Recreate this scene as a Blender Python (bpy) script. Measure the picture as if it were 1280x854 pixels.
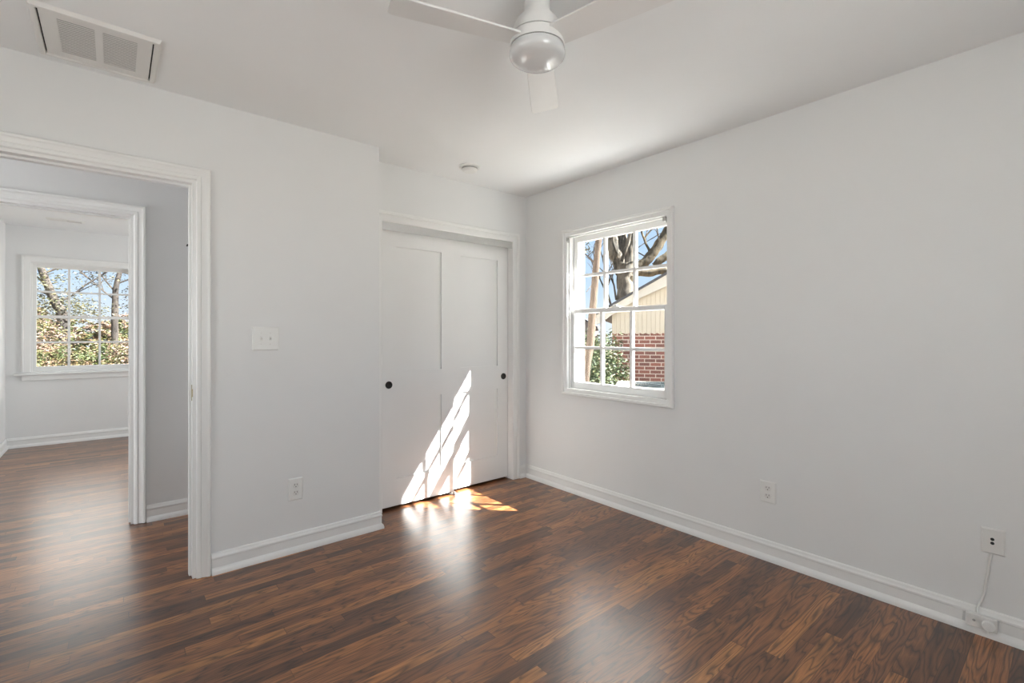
import bpy, bmesh, math, random
from mathutils import Vector, Matrix
random.seed(7)
scn = bpy.context.scene
for o in list(bpy.data.objects): bpy.data.objects.remove(o)

# ------------------------------------------------------------------ camera, sky, sun, daylight, exposure
F, YAW, HOR, CAMZ = 595.286, math.radians(50.1393), 418.086, 1.2421
cam_d = bpy.data.cameras.new('camera'); cam = bpy.data.objects.new('camera', cam_d)
scn.collection.objects.link(cam); scn.camera = cam
cam.location = (0, 0, CAMZ); cam.rotation_euler = (math.pi/2, 0, YAW - math.pi/2)
cam_d.sensor_width = 36; cam_d.lens = 36*F/1280; cam_d.shift_y = -(427-HOR)/1280
cam_d.clip_start = .02; cam_d.clip_end = 300

SKY_STRENGTH = 1.0
SUN_STRENGTH = 51
BACK_WINDOW_WATTS = 38
SIDE_WINDOW_WATTS = 14
FAR_FILL_WATTS = 82
HALL_FILL_WATTS = 33
EXPOSURE = 0.18
vs = scn.view_settings
scn.display_settings.display_device = 'sRGB'
vs.view_transform = 'Standard'; vs.look = 'None'; vs.gamma = 1; vs.exposure = EXPOSURE
vs.use_curve_mapping = False

w = bpy.data.worlds.new('sky'); scn.world = w; w.use_nodes = True
nt = w.node_tree; nt.nodes.clear()
wo = nt.nodes.new('ShaderNodeOutputWorld'); bg = nt.nodes.new('ShaderNodeBackground')
tc = nt.nodes.new('ShaderNodeTexCoord'); sp = nt.nodes.new('ShaderNodeSeparateXYZ')
rp = nt.nodes.new('ShaderNodeValToRGB')
e = rp.color_ramp.elements
e[0].position = 0.0; e[0].color = (.86, .92, 1.0, 1)
e[1].position = 1.0; e[1].color = (.25, .47, .95, 1)
x = e.new(.10); x.color = (.60, .77, 1.0, 1)
x = e.new(.35); x.color = (.40, .62, 1.0, 1)
nt.links.new(tc.outputs['Generated'], sp.inputs[0]); nt.links.new(sp.outputs['Z'], rp.inputs[0])
# bright patch of sky, out of view, added to make the floor shine
def wm(op, a, b=None, c=None):
    q = nt.nodes.new('ShaderNodeMath'); q.operation = op
    for i_, v_ in enumerate((a, b, c)):
        if v_ is None: continue
        if isinstance(v_, (int, float)): q.inputs[i_].default_value = v_
        else: nt.links.new(v_, q.inputs[i_])
    return q.outputs[0]
def step(v_, a, b):
    q = nt.nodes.new('ShaderNodeMapRange'); q.interpolation_type = 'SMOOTHSTEP'
    q.inputs['From Min'].default_value = a; q.inputs['From Max'].default_value = b; nt.links.new(v_, q.inputs['Value']); return q.outputs[0]
ADDED_CLOUD = 6.5
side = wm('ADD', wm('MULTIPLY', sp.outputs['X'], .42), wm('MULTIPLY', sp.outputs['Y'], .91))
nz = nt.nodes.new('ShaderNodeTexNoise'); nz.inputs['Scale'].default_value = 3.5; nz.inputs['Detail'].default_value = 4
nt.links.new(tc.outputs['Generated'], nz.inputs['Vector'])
added_cloud = wm('MULTIPLY', wm('MULTIPLY', step(sp.outputs['Z'], .225, .30), wm('SUBTRACT', 1.0, step(sp.outputs['Z'], .70, .90))), wm('MULTIPLY', step(side, .20, .60), step(nz.outputs['Fac'], .15, .50)))
cm = nt.nodes.new('ShaderNodeMixRGB'); nt.links.new(added_cloud, cm.inputs[0]); nt.links.new(rp.outputs[0], cm.inputs[1]); cm.inputs[2].default_value = (ADDED_CLOUD, ADDED_CLOUD*.97, ADDED_CLOUD*.93, 1)
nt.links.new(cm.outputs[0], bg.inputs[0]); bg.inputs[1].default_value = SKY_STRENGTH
nt.links.new(bg.outputs[0], wo.inputs[0])

SUN_DIR = Vector((-.60, .62, -.86)).normalized()
sd = bpy.data.lights.new('sun', 'SUN'); sd.energy = SUN_STRENGTH; sd.angle = math.radians(.6); sd.color = (1, .975, .945)
so = bpy.data.objects.new('sun', sd); scn.collection.objects.link(so)
so.location = (20, -20, 28); so.rotation_euler = SUN_DIR.to_track_quat('-Z', 'Y').to_euler()

def area(name, loc, direction, sx, sy, watts, col=(1, 1, 1)):
    d = bpy.data.lights.new(name, 'AREA'); d.shape = 'RECTANGLE'; d.size = sx; d.size_y = sy
    d.energy = watts; d.color = col
    o = bpy.data.objects.new(name, d); scn.collection.objects.link(o); o.location = loc
    o.rotation_euler = Vector(direction).to_track_quat('-Z', 'Y').to_euler()
    return o
DAY = (.96, .98, 1.0)
# daylight coming in through the windows that the photo does not show (behind and beside the camera)
area('daylight_back_window', (.75, -1.30, 1.42), (0, 1, .22), .95, 1.25, BACK_WINDOW_WATTS, DAY)
area('daylight_side_window', (-1.30, 1.75, 1.42), (1, 0, .22), .95, 1.25, SIDE_WINDOW_WATTS, DAY)
area('far_room_fill', (2.84, 5.75, 1.42), (-1, 0, .15), .95, 1.25, FAR_FILL_WATTS, DAY)  # added lamp to brighten the far room; its side window is invented
area('hall_fill', (-2.92, 3.45, 1.45), (1, 0, 0), .7, 1.0, HALL_FILL_WATTS, DAY)  # added lamp to brighten the hall; no window is built here

# ------------------------------------------------------------------ helpers
COL = scn.collection
def at(px, py, depth):
    """world point seen at photo pixel (px,py) at a camera depth in metres"""
    r = depth*(px-640)/F; z = CAMZ + depth*(HOR-py)/F
    c, s = math.cos(YAW), math.sin(YAW)
    return Vector((depth*c + r*s, depth*s - r*c, z))
def at_y(px, py, Y):
    a = at(px, py, 1.0); t = Y/a.y
    return Vector((a.x*t, Y, CAMZ + (a.z-CAMZ)*t))

def link(o, parent=None):
    COL.objects.link(o)
    if parent is not None: o.parent = parent
    return o
def obj(name, bm, mat, parent=None, smooth=False, bevel=0, recalc=True):
    if recalc: bmesh.ops.recalc_face_normals(bm, faces=bm.faces)
    me = bpy.data.meshes.new(name); bm.to_mesh(me); bm.free()
    for m in (mat if isinstance(mat, (list, tuple)) else [mat]): me.materials.append(m)
    if smooth:
        for p in me.polygons: p.use_smooth = True
        try: me.set_sharp_from_angle(angle=math.radians(smooth if smooth > 1 else 40))
        except Exception: pass
    o = bpy.data.objects.new(name, me); link(o, parent)
    if bevel:
        b = o.modifiers.new('bevel', 'BEVEL'); b.width = bevel; b.segments = 2; b.limit_method = 'ANGLE'
    return o
def empty(name, loc=(0, 0, 0), rz=0, parent=None):
    o = bpy.data.objects.new(name, None); o.location = loc; o.rotation_euler = (0, 0, rz)
    o.empty_display_size = .1
    return link(o, parent)
def tag(o, label=None, cat=None, group=None, kind=None):
    if label: o['label'] = label
    if cat: o['category'] = cat
    if group: o['group'] = group
    if kind: o['kind'] = kind
    return o
def struct(o): o['kind'] = 'structure'; return o

def box(bm, x0, x1, y0, y1, z0, z1, mi=0):
    v = [bm.verts.new((x, y, z)) for x in (x0, x1) for y in (y0, y1) for z in (z0, z1)]
    for q in ((0, 1, 3, 2), (4, 6, 7, 5), (0, 4, 5, 1), (2, 3, 7, 6), (0, 2, 6, 4), (1, 5, 7, 3)):
        f = bm.faces.new([v[i] for i in q]); f.material_index = mi
    return bm
def nb(*a):
    bm = bmesh.new()
    if a: box(bm, *a)
    return bm
def lathe(bm, prof, seg=48, c=(0, 0, 0), axis='Z'):
    rings = []
    def P(r, h, a):
        x, y = r*math.cos(a), r*math.sin(a)
        p = {'Z': (x, y, h), 'X': (h, x, y), 'Y': (x, h, y)}[axis]
        return (p[0]+c[0], p[1]+c[1], p[2]+c[2])
    for r, h in prof:
        if r < 1e-6: rings.append([bm.verts.new(P(0, h, 0))])
        else: rings.append([bm.verts.new(P(r, h, 2*math.pi*i/seg)) for i in range(seg)])
    for A, B in zip(rings, rings[1:]):
        for i in range(seg):
            j = (i+1) % seg
            if len(A) == 1 and len(B) == 1: continue
            if len(A) == 1: bm.faces.new((A[0], B[i], B[j]))
            elif len(B) == 1: bm.faces.new((A[i], A[j], B[0]))
            else: bm.faces.new((A[i], A[j], B[j], B[i]))
    return bm
def tube(bm, pts, radii, seg=8, cap=True, wob=0):
    pts = [Vector(p) for p in pts]; rings = []
    if not isinstance(radii, (list, tuple)): radii = [radii]*len(pts)
    prev = None
    for i, p in enumerate(pts):
        t = (pts[min(i+1, len(pts)-1)] - pts[max(i-1, 0)]).normalized()
        if prev is None:
            up = Vector((0, 0, 1)) if abs(t.z) < .9 else Vector((1, 0, 0))
            n = t.cross(up).normalized()
        else:
            n = (prev - t*prev.dot(t)).normalized()
        prev = n; b = t.cross(n)
        ring = []
        for k in range(seg):
            a = 2*math.pi*k/seg; r = radii[i]*(1+random.uniform(-wob, wob))
            ring.append(bm.verts.new(p + (n*math.cos(a)+b*math.sin(a))*r))
        rings.append(ring)
    for A, B in zip(rings, rings[1:]):
        for k in range(seg):
            j = (k+1) % seg; bm.faces.new((A[k], A[j], B[j], B[k]))
    if cap: bm.faces.new(rings[0][::-1]); bm.faces.new(rings[-1])
    return bm
def spline(pts, n=8):
    pts = [Vector(p) for p in pts]; out = []
    for i in range(len(pts)-1):
        p0 = pts[max(i-1, 0)]; p1 = pts[i]; p2 = pts[i+1]; p3 = pts[min(i+2, len(pts)-1)]
        for k in range(n):
            t = k/n
            out.append(.5*((2*p1)+(p2-p0)*t+(2*p0-5*p1+4*p2-p3)*t*t+(3*p1-p0-3*p2+p3)*t**3))
    out.append(pts[-1]); return out
def frame(bm, u0, u1, v0, v1, prof, mp, closed=True):
    """mitred frame: prof = closed list of (a outward from the opening, b off the wall)"""
    loops = []
    cs = [(u0, v0, -1, -1 if closed else 0), (u0, v1, -1, 1), (u1, v1, 1, 1), (u1, v0, 1, -1 if closed else 0)]
    for u, v, su, sv in cs:
        loops.append([bm.verts.new(mp(u+su*a, v+sv*a, b)) for a, b in prof])
    n = len(prof); pairs = [(0, 1), (1, 2), (2, 3)] + ([(3, 0)] if closed else [])
    for i, j in pairs:
        for k in range(n):
            m = (k+1) % n; bm.faces.new((loops[i][k], loops[i][m], loops[j][m], loops[j][k]))
    if not closed:
        bm.faces.new(loops[0]); bm.faces.new(loops[3][::-1])
    return bm
def run(bm, path, side, prof):
    """profile (b off the wall, z) swept along a floor path with mitred corners; side=+1 room on the left"""
    P = [Vector(p) for p in path]; loops = []
    for i, p in enumerate(P):
        ns = []
        if i > 0: d = (P[i]-P[i-1]).normalized(); ns.append(Vector((-d.y, d.x))*side)
        if i < len(P)-1: d = (P[i+1]-P[i]).normalized(); ns.append(Vector((-d.y, d.x))*side)
        m = ns[0] if len(ns) == 1 else (ns[0]+ns[1])/(1+ns[0].dot(ns[1]))
        loops.append([bm.verts.new((p.x+m.x*b, p.y+m.y*b, z)) for b, z in prof])
    n = len(prof)
    for A, B in zip(loops, loops[1:]):
        for k in range(n):
            m = (k+1) % n; bm.faces.new((A[k], A[m], B[m], B[k]))
    bm.faces.new(loops[0]); bm.faces.new(loops[-1][::-1])
    return bm
def wall(name, axis, c0, c1, s0, s1, z0, z1, holes, mat):
    """a wall slab between c0 and c1 on the given axis, with rectangular openings (s0,s1,z0,z1)"""
    S = sorted({s0, s1, *[h[0] for h in holes], *[h[1] for h in holes]})
    Z = sorted({z0, z1, *[h[2] for h in holes], *[h[3] for h in holes]})
    bm = bmesh.new()
    solid = lambda a, b, c, d: not any(h[0] <= a and b <= h[1] and h[2] <= c and d <= h[3] for h in holes)
    grid = {}
    V = {}
    def vert(s, z, c):
        k = (s, z, c)
        if k not in V: V[k] = bm.verts.new((s, c, z) if axis == 'Y' else (c, s, z))
        return V[k]
    for i in range(len(S)-1):
        for j in range(len(Z)-1): grid[i, j] = solid(S[i], S[i+1], Z[j], Z[j+1])
    for (i, j), g in grid.items():
        if not g: continue
        a, b, c, d = S[i], S[i+1], Z[j], Z[j+1]
        for cc in (c0, c1): bm.faces.new((vert(a, c, cc), vert(b, c, cc), vert(b, d, cc), vert(a, d, cc)))
        if not grid.get((i-1, j)): bm.faces.new((vert(a, c, c0), vert(a, d, c0), vert(a, d, c1), vert(a, c, c1)))
        if not grid.get((i+1, j)): bm.faces.new((vert(b, c, c0), vert(b, d, c0), vert(b, d, c1), vert(b, c, c1)))
        if not grid.get((i, j-1)): bm.faces.new((vert(a, c, c0), vert(b, c, c0), vert(b, c, c1), vert(a, c, c1)))
        if not grid.get((i, j+1)): bm.faces.new((vert(a, d, c0), vert(b, d, c0), vert(b, d, c1), vert(a, d, c1)))
    return struct(obj(name, bm, mat))

# ------------------------------------------------------------------ materials
class N:
    def __init__(s, name):
        s.m = bpy.data.materials.new(name); s.m.use_nodes = True; s.t = s.m.node_tree
        s.b = s.t.nodes['Principled BSDF']; s.out = s.t.nodes['Material Output']
    def n(s, typ, **kw):
        x = s.t.nodes.new('ShaderNode'+typ)
        for k, v in kw.items(): setattr(x, k, v)
        return x
    def l(s, a, b): s.t.links.new(a, b)
    def math(s, op, a, b=None, c=None):
        x = s.n('Math', operation=op)
        for i, v in enumerate((a, b, c)):
            if v is None: continue
            if isinstance(v, (int, float)): x.inputs[i].default_value = v
            else: s.l(v, x.inputs[i])
        return x.outputs[0]
    def ramp(s, fac, stops, interp='LINEAR'):
        x = s.n('ValToRGB'); e = x.color_ramp.elements; x.color_ramp.interpolation = interp
        while len(e) < len(stops): e.new(.5)
        for q, (p, c) in zip(e, stops): q.position = p; q.color = (*c, 1) if len(c) == 3 else c
        s.l(fac, x.inputs[0]); return x.outputs[0]
    def noise(s, vec, scale, detail=3, rough=.5, dist=0):
        x = s.n('TexNoise'); x.inputs['Scale'].default_value = scale; x.inputs['Detail'].default_value = detail
        x.inputs['Roughness'].default_value = rough; x.inputs['Distortion'].default_value = dist
        if vec is not None: s.l(vec, x.inputs['Vector'])
        return x.outputs['Fac']
    def mix(s, fac, a, b, mode='MIX'):
        x = s.n('MixRGB', blend_type=mode)
        for i, v in enumerate((fac, a, b)):
            if isinstance(v, (int, float)): x.inputs[i].default_value = v
            elif isinstance(v, tuple): x.inputs[i].default_value = (*v, 1)
            else: s.l(v, x.inputs[i])
        return x.outputs[0]
    def bump(s, h, strength, dist=.01):
        x = s.n('Bump'); x.inputs['Strength'].default_value = strength; x.inputs['Distance'].default_value = dist
        s.l(h, x.inputs['Height']); s.l(x.outputs[0], s.b.inputs['Normal'])
    def vec(s, scale=(1, 1, 1)):
        t = s.n('TexCoord'); m = s.n('Mapping'); m.inputs['Scale'].default_value = scale
        s.l(t.outputs['Object'], m.inputs['Vector']); return m.outputs[0]
def plain(name, col, rough=.5, metal=0, spec=.5, var=.03, vscale=3, bump=0, bscale=60):
    k = N(name); v = k.vec()
    f = k.noise(v, vscale, 3)
    lo = tuple(max(0, c*(1-var)) for c in col); hi = tuple(min(1, c*(1+var)) for c in col)
    k.l(k.ramp(f, [(.3, lo), (.7, hi)]), k.b.inputs['Base Color'])
    k.b.inputs['Roughness'].default_value = rough; k.b.inputs['Metallic'].default_value = metal
    k.b.inputs['Specular IOR Level'].default_value = spec
    if bump: k.bump(k.noise(v, bscale, 2), bump, .002)
    return k.m
M = {}
M['wall'] = plain('wall_paint', (.797, .80, .798), .55, spec=.3, var=.008, bump=.08, bscale=220)
M['ceiling'] = plain('ceiling_paint', (.872, .88, .885), .8, spec=.2, var=.008, bump=.08, bscale=160)
M['trim'] = plain('trim_paint', (.84, .84, .83), .32, var=.008)
M['door'] = plain('door_paint', (.84, .84, .835), .38, var=.008)
M['plastic'] = plain('white_plastic', (.82, .82, .80), .35, var=.01)
M['plastic_grey'] = plain('off_white_plastic', (.76, .75, .73), .4, var=.01)
M['fanwhite'] = plain('fan_enamel', (.79, .785, .775), .35, var=.01)
M['black'] = plain('oil_rubbed_metal', (.025, .022, .02), .4, metal=.6, var=.2, vscale=40)
M['dark'] = plain('dark_slot', (.02, .02, .02), .7)
M['alu'] = plain('brushed_aluminium', (.80, .80, .79), .2, metal=1, var=.03, vscale=8)
M['steel'] = plain('grey_steel', (.42, .42, .41), .4, metal=.8, var=.1, vscale=30)
M['gap_grey'] = plain('gap_shade_grey', (.36, .35, .34), .8)
M['brass'] = plain('aged_brass', (.35, .30, .20), .4, metal=.9, var=.2, vscale=30)

k = N('frosted_globe')
k.l(k.ramp(k.noise(k.vec(), 5), [(.3, (.66, .67, .675)), (.7, (.69, .70, .705))]), k.b.inputs['Base Color'])
k.b.inputs['Roughness'].default_value = .25
k.b.inputs['Coat Weight'].default_value = 1; k.b.inputs['Coat Roughness'].default_value = .012
M['globe'] = k.m

k = N('window_glass')
k.t.nodes.remove(k.b)
tr = k.n('BsdfTransparent'); gl = k.n('BsdfGlossy'); mx = k.n('MixShader'); fr = k.n('LayerWeight')
tr.inputs[0].default_value = (.97, .985, .98, 1); gl.inputs['Roughness'].default_value = .01
fr.inputs['Blend'].default_value = .5
k.l(k.math('MULTIPLY_ADD', k.math('POWER', fr.outputs['Facing'], 4.0), .45, .025), mx.inputs[0]); k.l(tr.outputs[0], mx.inputs[1]); k.l(gl.outputs[0], mx.inputs[2]); k.l(mx.outputs[0], k.out.inputs[0])
M['glass'] = k.m

# oak strip floor
k = N('oak_floor')
t = k.n('TexCoord'); s = k.n('SeparateXYZ'); k.l(t.outputs['Object'], s.inputs[0])
X, Y = s.outputs['X'], s.outputs['Y']
ry = k.math('DIVIDE', Y, .057); row = k.math('FLOOR', ry); fy = k.math('FRACT', ry)
wn = k.n('TexWhiteNoise', noise_dimensions='1D'); k.l(row, wn.inputs['W'])
off = k.math('MULTIPLY', wn.outputs['Value'], 7.3)
wn2 = k.n('TexWhiteNoise', noise_dimensions='1D'); k.l(k.math('ADD', row, 31.7), wn2.inputs['W'])
ln = k.math('MULTIPLY_ADD', wn2.outputs['Value'], .55, .45)
rx = k.math('DIVIDE', k.math('ADD', X, off), ln); pl = k.math('FLOOR', rx); fx = k.math('FRACT', rx)
cv = k.n('CombineXYZ'); k.l(row, cv.inputs[0]); k.l(pl, cv.inputs[1])
pw = k.n('TexWhiteNoise', noise_dimensions='3D'); k.l(cv.outputs[0], pw.inputs['Vector'])
pr = pw.outputs['Value']
# grain coordinates, shifted for every board
gv = k.n('CombineXYZ')
k.l(k.math('MULTIPLY_ADD', pr, 40.0, X), gv.inputs[0]); k.l(k.math('MULTIPLY_ADD', pr, 13.0, Y), gv.inputs[1]); k.l(k.math('MULTIPLY', pr, 91.0), gv.inputs[2])
def stretched(sx, sy):
    m = k.n('Mapping'); m.inputs['Scale'].default_value = (sx, sy, 1); k.l(gv.outputs[0], m.inputs['Vector']); return m.outputs[0]
broad = k.noise(stretched(1.6, 13), 1.0, 2, .5, .3)
rings = k.math('FRACT', k.math('MULTIPLY', broad, 13.0))
ringl = k.ramp(rings, [(0, (0, 0, 0)), (.14, (.7, .7, .7)), (.5, (1.1, 1.1, 1.1)), (.86, (.5, .5, .5)), (1, (0, 0, 0))])
fine = k.noise(stretched(9, 260), 1.0, 3, .6)
blotch = k.noise(stretched(2.2, 6), 1.0, 3, .6)
base = k.ramp(pr, [(0, (.100, .038, .016)), (.22, (.172, .067, .026)), (.55, (.235, .092, .033)), (.82, (.31, .125, .042)), (1, (.42, .185, .060))])
c = k.mix(.72, base, k.mix(1, base, ringl, 'MULTIPLY'))
c = k.mix(.55, c, k.mix(1, c, k.ramp(fine, [(.25, (.35, .33, .31)), (.6, (1.25, 1.2, 1.15))]), 'MULTIPLY'))
c = k.mix(.7, c, k.mix(1, c, k.ramp(blotch, [(.25, (.5, .48, .45)), (.75, (1.5, 1.5, 1.5))]), 'MULTIPLY'))
ey = k.math('MINIMUM', fy, k.math('SUBTRACT', 1.0, fy)); ex = k.math('MULTIPLY', k.math('MINIMUM', fx, k.math('SUBTRACT', 1.0, fx)), 8.0)
edge = k.math('MINIMUM', ey, ex)
seam = k.ramp(edge, [(0, (.25, .22, .2)), (.022, (1, 1, 1))])
c = k.mix(1, c, seam, 'MULTIPLY')
k.l(c, k.b.inputs['Base Color'])
k.b.inputs['Roughness'].default_value = .33
k.b.inputs['Specular IOR Level'].default_value = .6
k.b.inputs['Coat Weight'].default_value = .4; k.b.inputs['Coat Roughness'].default_value = .27
hh = k.math('ADD', k.math('MULTIPLY', fine, .25), k.math('ADD', k.math('MULTIPLY', k.noise(stretched(1.2, 9), 1.0, 2), .9), k.math('MULTIPLY', k.math('MINIMUM', k.math('MULTIPLY', edge, 30.0), 1.0), .5)))
k.bump(hh, .10, .0016)
M['floor'] = k.m

# outdoors
k = N('garden_ground'); v = k.vec()
k.l(k.ramp(k.noise(v, 1.2, 6, .7), [(.3, (.09, .075, .04)), (.5, (.16, .13, .085)), (.7, (.24, .20, .15))]), k.b.inputs['Base Color']); k.b.inputs['Roughness'].default_value = .9
k.bump(k.noise(v, 9, 5), .6, .05); M['ground'] = k.m
k = N('red_brick'); v = k.n('TexCoord'); sp_ = k.n('SeparateXYZ'); k.l(v.outputs['Object'], sp_.inputs[0])
cb = k.n('CombineXYZ'); k.l(k.math('ADD', sp_.outputs['X'], sp_.outputs['Y']), cb.inputs[0]); k.l(sp_.outputs['Z'], cb.inputs[1])
br = k.n('TexBrick'); k.l(cb.outputs[0], br.inputs['Vector'])
br.inputs['Scale'].default_value = 1; br.inputs['Brick Width'].default_value = .213; br.inputs['Row Height'].default_value = .0755
br.inputs['Mortar Size'].default_value = .0085; br.inputs['Mortar Smooth'].default_value = .1; br.inputs['Bias'].default_value = -.1
br.inputs['Color1'].default_value = (.235, .088, .064, 1); br.inputs['Color2'].default_value = (.115, .055, .049, 1); br.inputs['Mortar'].default_value = (.50, .435, .385, 1)
k.l(br.outputs['Color'], k.b.inputs['Base Color']); k.b.inputs['Roughness'].default_value = .85; k.bump(k.math('SUBTRACT', 1.0, br.outputs['Fac']), .5, .01)
M['brick'] = k.m
k = N('cream_siding'); v = k.n('TexCoord'); sp_ = k.n('SeparateXYZ'); k.l(v.outputs['Object'], sp_.inputs[0])
g = k.math('FRACT', k.math('DIVIDE', sp_.outputs['X'], .085))
gm = k.math('MINIMUM', g, k.math('SUBTRACT', 1.0, g))
k.l(k.ramp(gm, [(0, (.36, .305, .24)), (.07, (.47, .415, .335))]), k.b.inputs['Base Color']); k.b.inputs['Roughness'].default_value = .7
k.bump(k.ramp(gm, [(0, (0, 0, 0)), (.08, (1, 1, 1))]), .6, .01); M['siding'] = k.m
M['rake'] = plain('cream_trim', (0.459, 0.425, 0.370), .6)
M['shingle'] = plain('dark_shingle', (.06, .06, .065), .9, var=.4, vscale=12, bump=.4, bscale=30)
M['shedwall'] = plain('pale_pink_wall', (0.238, 0.198, 0.180), .8, var=.06)
M['acwhite'] = plain('ac_enamel', (.14, .132, .115), .85, spec=.06, var=.04)
M['acgrey'] = plain('ac_grille', (.030, .036, .038), .8, spec=.06, var=.1, vscale=20)
def bark(name, a, b, sc=6):
    k = N(name); v = k.vec((1, 1, .25))
    k.l(k.ramp(k.noise(v, sc, 6, .75, .6), [(.40, a), (.60, b)]), k.b.inputs['Base Color']); k.b.inputs['Roughness'].default_value = .9
    k.bump(k.noise(v, sc*3, 5, .7), .8, .03); return k.m
M['bark_tan'] = bark('tan_bark', (0.065, 0.043, 0.029), (0.127, 0.092, 0.065), 9)
M['bark_oak'] = bark('oak_bark', (0.019, 0.016, 0.011), (0.166, 0.140, 0.107), 4)
M['bark_dark'] = bark('dark_bark', (0.013, 0.010, 0.009), (0.051, 0.041, 0.033), 6)
M['bark_gold'] = bark('mossy_bark', (0.030, 0.022, 0.011), (0.146, 0.114, 0.068), 5)
def leafmat(name, stops, sc):
    k = N(name); g = k.n('NewGeometry')
    wnz = k.noise(g.outputs['Position'], sc, 2, .6)
    k.l(k.ramp(wnz, stops), k.b.inputs['Base Color']); k.b.inputs['Roughness'].default_value = .55
    return k.m
M['leaf_green'] = leafmat('green_leaves', [(.35, (0.015, 0.030, 0.009)), (.5, (0.047, 0.070, 0.022)), (.60, (0.098, 0.107, 0.047)), (.70, (0.107, 0.052, 0.022))], 9)
M['leaf_tan'] = leafmat('tan_and_green_leaves', [(.32, (0.022, 0.037, 0.010)), (.44, (0.065, 0.077, 0.020)), (.52, (0.118, 0.077, 0.036)), (.60, (0.161, 0.102, 0.077)), (.7, (0.205, 0.161, 0.136))], 2.6)
M['leaf_olive'] = leafmat('olive_leaves', [(.3, (0.018, 0.022, 0.009)), (.5, (0.055, 0.053, 0.020)), (.7, (0.100, 0.083, 0.037))], 6)
M['leaf_dark'] = leafmat('dark_leaves', [(.3, (0.006, 0.007, 0.005)), (.6, (0.018, 0.019, 0.010)), (.75, (0.035, 0.033, 0.019))], 8)

# ------------------------------------------------------------------ room dimensions
XR, YL, XE, YC, H = 2.7647, 2.8864, 1.3020, 3.1217, 2.44
YH, YB, XFL = 3.974, 7.47, -.905      # hall wall, far room back wall and left wall
DXL, DX = -.47, .303                  # bedroom doorway
D2L, D2 = -.70, .082                  # far room doorway
WY0, WY1, WZ0, WZ1 = 1.73, 2.62, .815, 2.02
FX0, FX1, FZ0, FZ1 = -.714, .176, .825, 2.045
CX0, CX1, CZ = 1.425, 2.607, 2.03     # closet opening
XMIN, YMIN, XMAX = -1.06, -1.06, 3.0

fl = nb(-3.0, 3.2, -1.3, 7.7, -.20, 0.0); struct(obj('floor', fl, M['floor']))
struct(obj('ceiling', nb(-3.2, 3.2, -1.4, 7.8, H, H+.25), M['ceiling']))
J = .012
wall('wall_right', 'X', XR, XR+.16, YMIN-.16, 4.10, 0, H, [(WY0-J, WY1+J, WZ0-J, WZ1+J)], M['wall'])
wall('wall_left', 'Y', YL, YL+.115, XMIN, XE, 0, H, [(DXL-.016, DX+.016, 0, 2.024)], M['wall'])
struct(obj('wall_closet_side', nb(XE-.10, XE, YL+.115, YC+.10, 0, H), M['wall']))
wall('wall_closet', 'Y', YC, YC+.10, XE, XR, 0, H, [(CX0-J, CX1+J, 0, CZ+J)], M['wall'])
struct(obj('wall_closet_back', nb(1.20, XR, 3.86, YH, 0, H), M['wall']))
struct(obj('wall_closet_end', nb(1.20, 1.30, 3.2217, 3.86, 0, H), M['wall']))
wall('wall_back', 'Y', YMIN-.16, YMIN, XMIN-.16, XR, 0, H, [(.305-J, 1.195+J, WZ0-J, WZ1+J)], M['wall'])
wall('wall_side', 'X', XMIN-.16, XMIN, YMIN, YL+.115, 0, H, [(1.305-J, 2.195+J, WZ0-J, WZ1+J)], M['wall'])
wall('wall_hall', 'Y', YH, YH+.115, -3.0, 2.9247, 0, H, [(D2L-.016, D2+.016, 0, 2.022)], M['wall'])
wall('wall_hall_left', 'X', -3.0, -2.86, YL, YH, 0, H, [(3.1, 3.8, .95, 1.95)], M['wall'])
struct(obj('wall_hall_front', nb(-2.86, XMIN, YL, YL+.115, 0, H), M['wall']))
struct(obj('wall_hall_right', nb(1.10, 1.20, YL+.115, YH, 0, H), M['wall']))
wall('wall_far_room_back', 'Y', YB, YB+.16, -1.1, 2.9, 0, H, [(FX0-J, FX1+J, FZ0-J, FZ1+J)], M['wall'])
struct(obj('wall_far_room_left', nb(XFL-.12, XFL, YH+.115, YB, 0, H), M['wall']))
wall('wall_far_room_right', 'X', 2.60, 2.76, YH+.115, YB, 0, H, [(5.30-J, 6.19+J, WZ0-J, WZ1+J)], M['wall'])

# ------------------------------------------------------------------ baseboards and casings
BP = [(0, 0), (.024, 0), (.024, .012), (.020, .026), (.012, .034), (.012, .076), (.015, .080), (.015, .088), (.010, .096), (.009, .104), (.005, .109), (0, .109)]
def baseboard(name, path, side): return struct(obj(name, run(bmesh.new(), path, side, BP), M['trim'], smooth=30))
baseboard('baseboard_left', [(DX+.081, YL), (XE, YL), (XE, YC)], -1)
baseboard('baseboard_right', [(XR, YMIN), (XR, YC), (CX1+.073, YC)], 1)
baseboard('baseboard_hall', [(D2+.081, YH), (1.10, YH)], -1)
baseboard('baseboard_far_room', [(XFL, YH+.12), (XFL, YB), (2.60, YB)], -1)
baseboard('baseboard_back', [(XMIN, YL), (XMIN, YMIN), (XR, YMIN)], 1)

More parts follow.
